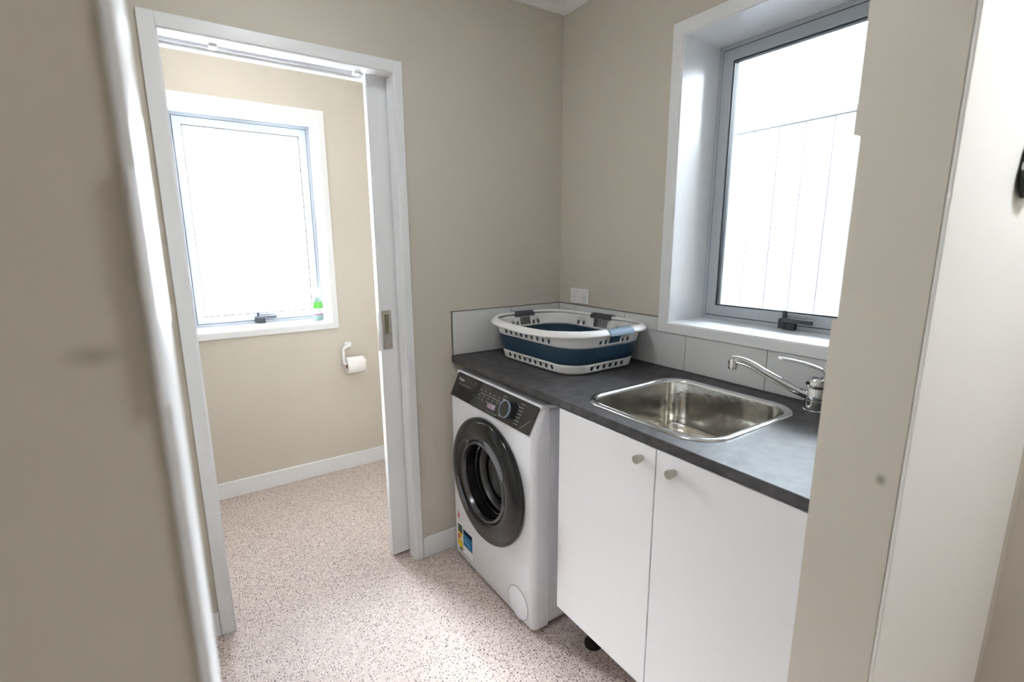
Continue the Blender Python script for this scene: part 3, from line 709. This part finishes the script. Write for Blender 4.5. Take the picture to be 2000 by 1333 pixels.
bm = bmesh.new(); lathe(bm, [(.0140, .140), (.0140, .158), (.0125, .160)], n=20); obj('collar', bm, m_plastic, sbt, True)
obj('trigger_head', prism([(-.034, .176), (-.030, .168), (-.012, .165), (-.012, .159), (.012, .159), (.020, .178), (.018, .190), (-.006, .196), (-.034, .190)], 'y', -.009, .009), m_plastic, sbt, bevel=.002)
obj('trigger', prism([(-.014, .168), (-.020, .168), (-.026, .150), (-.024, .138), (-.020, .138), (-.020, .150)], 'y', -.005, .005), m_plastic, sbt, bevel=.001)
bm = bmesh.new(); lathe(bm, [(.0015, .010), (.0015, .145)], n=8); obj('dip_tube', bm, m_plastic, sbt)

# ------------------------------------------------------------------ hanging patterned pouch on the hall door
def pattern_mat():
    m = mat('mottled_print_cloth', srgb(60, 62, 60), .8, bump=(300, .2, .001)); nt = m.node_tree; p = nt.nodes['Principled BSDF']
    tc = nt.nodes.new('ShaderNodeTexCoord'); v = nt.nodes.new('ShaderNodeTexVoronoi'); v.inputs['Scale'].default_value = 90
    nt.links.new(tc.outputs['Object'], v.inputs['Vector']); s = nt.nodes.new('ShaderNodeSeparateColor'); nt.links.new(v.outputs['Color'], s.inputs[0])
    r = nt.nodes.new('ShaderNodeValToRGB'); r.color_ramp.interpolation = 'CONSTANT'; el = r.color_ramp.elements
    el[0].color = srgb(48, 52, 50); el[1].position = .5; el[1].color = srgb(200, 205, 202); e2 = el.new(.7); e2.color = srgb(74, 84, 78); e3 = el.new(.93); e3.color = srgb(150, 70, 60)
    nt.links.new(s.outputs[0], r.inputs[0]); nt.links.new(r.outputs[0], p.inputs['Base Color']); return m
hg = thing('hanging_pouch', 'dark mottled cloth pouch hanging on the white door at the right frame edge', 'pouch', (-.245, -1.5973, 1.532))
pr = [(.0, .045), (-.022, .030), (-.038, .000), (-.049, -.035), (-.050, -.055), (-.040, -.078), (-.018, -.090), (.018, -.090), (.040, -.078), (.050, -.055), (.049, -.035), (.038, 0), (.022, .030)]
bm = prism(pr, 'y', -.016, -.003)
obj('pouch_body', bm, pattern_mat(), hg, bevel=.007, seg=3)
bm = bmesh.new(); tube(bm, smoothpath([(-.004, -.012, .042), (-.008, -.012, .070), (0, -.012, .085), (.008, -.012, .070), (.004, -.012, .042)], 5), .002, 8); obj('loop', bm, m_gripd, hg, True)
bm = bmesh.new(); tube(bm, [(0, -.0005, .079), (0, -.014, .079), (0, -.018, .084), (0, -.018, .090)], .003, 10); obj('hook', bm, m_nickel, hg, True)

# ------------------------------------------------------------------ outside: pale boarded fence beyond the laundry window
fn = thing('boarded_fence', 'boarded fence with a straight cap rail, seen through the laundry window', 'fence', (2.0, 0, -.12))
me0 = None
w = .176; k = 0; y = -5.01
while y < 5:
    if me0 is None:
        b0_ = obj('fence_board', B((0, .018, .0015, w-.0015, .02, 2.275)), m_fence, fn, bevel=.002); me0 = b0_; b0_.location = (0, y, 0)
    else:
        c_ = me0.copy(); COL.objects.link(c_); c_.parent = fn; c_.location = (random.uniform(-.001, .001), y, 0)
    y += w
obj('fence_backing', B((.019, .03, -5, 5, 0, 2.27)), m_fence, fn)
obj('cap_rail', B((-.012, .045, -5.01, 5.01, 2.275, 2.315)), m_fence, fn, bevel=.003)
obj('painted_cap_shadow', B((-.001, .018, -5.01, 5.01, 2.268, 2.276)), m_gask, fn)  # solid dark strip painted in for the shadow under the cap rail
bm = bmesh.new()
for i in range(28): lathe(bm, [(.006, .001), (.006, -.003), (.003, -.005)], (0, -5+.36*i, 2.21), 'x', 8)
rv = obj('rivet', bm, m_legend, fn); rv['kind'] = 'stuff'

# ------------------------------------------------------------------ fittings for the added fill lamps, unseen above the frame
for i, (x, y, lab) in enumerate(((-1.15, -.85, 'added round white ceiling fill light in the laundry, out of view'), (-1.3, .55, 'added round white ceiling fill light in the toilet room, out of view'), (-.15, -2.15, 'added round white ceiling fill light in the hall, out of view'))):
    cl = thing('added_fill_fitting', lab, 'ceiling light', (x, y, H))
    bm = bmesh.new(); lathe(bm, [(.175, 0), (.175, -.008), (.165, -.018), (.155, -.020), (.153, -.012)], n=40, cap0=False, cap1=False); obj('bezel', bm, m_plastic, cl, True)
    bm = bmesh.new(); lathe(bm, [(.154, -.010), (.154, -.016)], n=40); obj('diffuser', bm, m_plastic, cl, True)
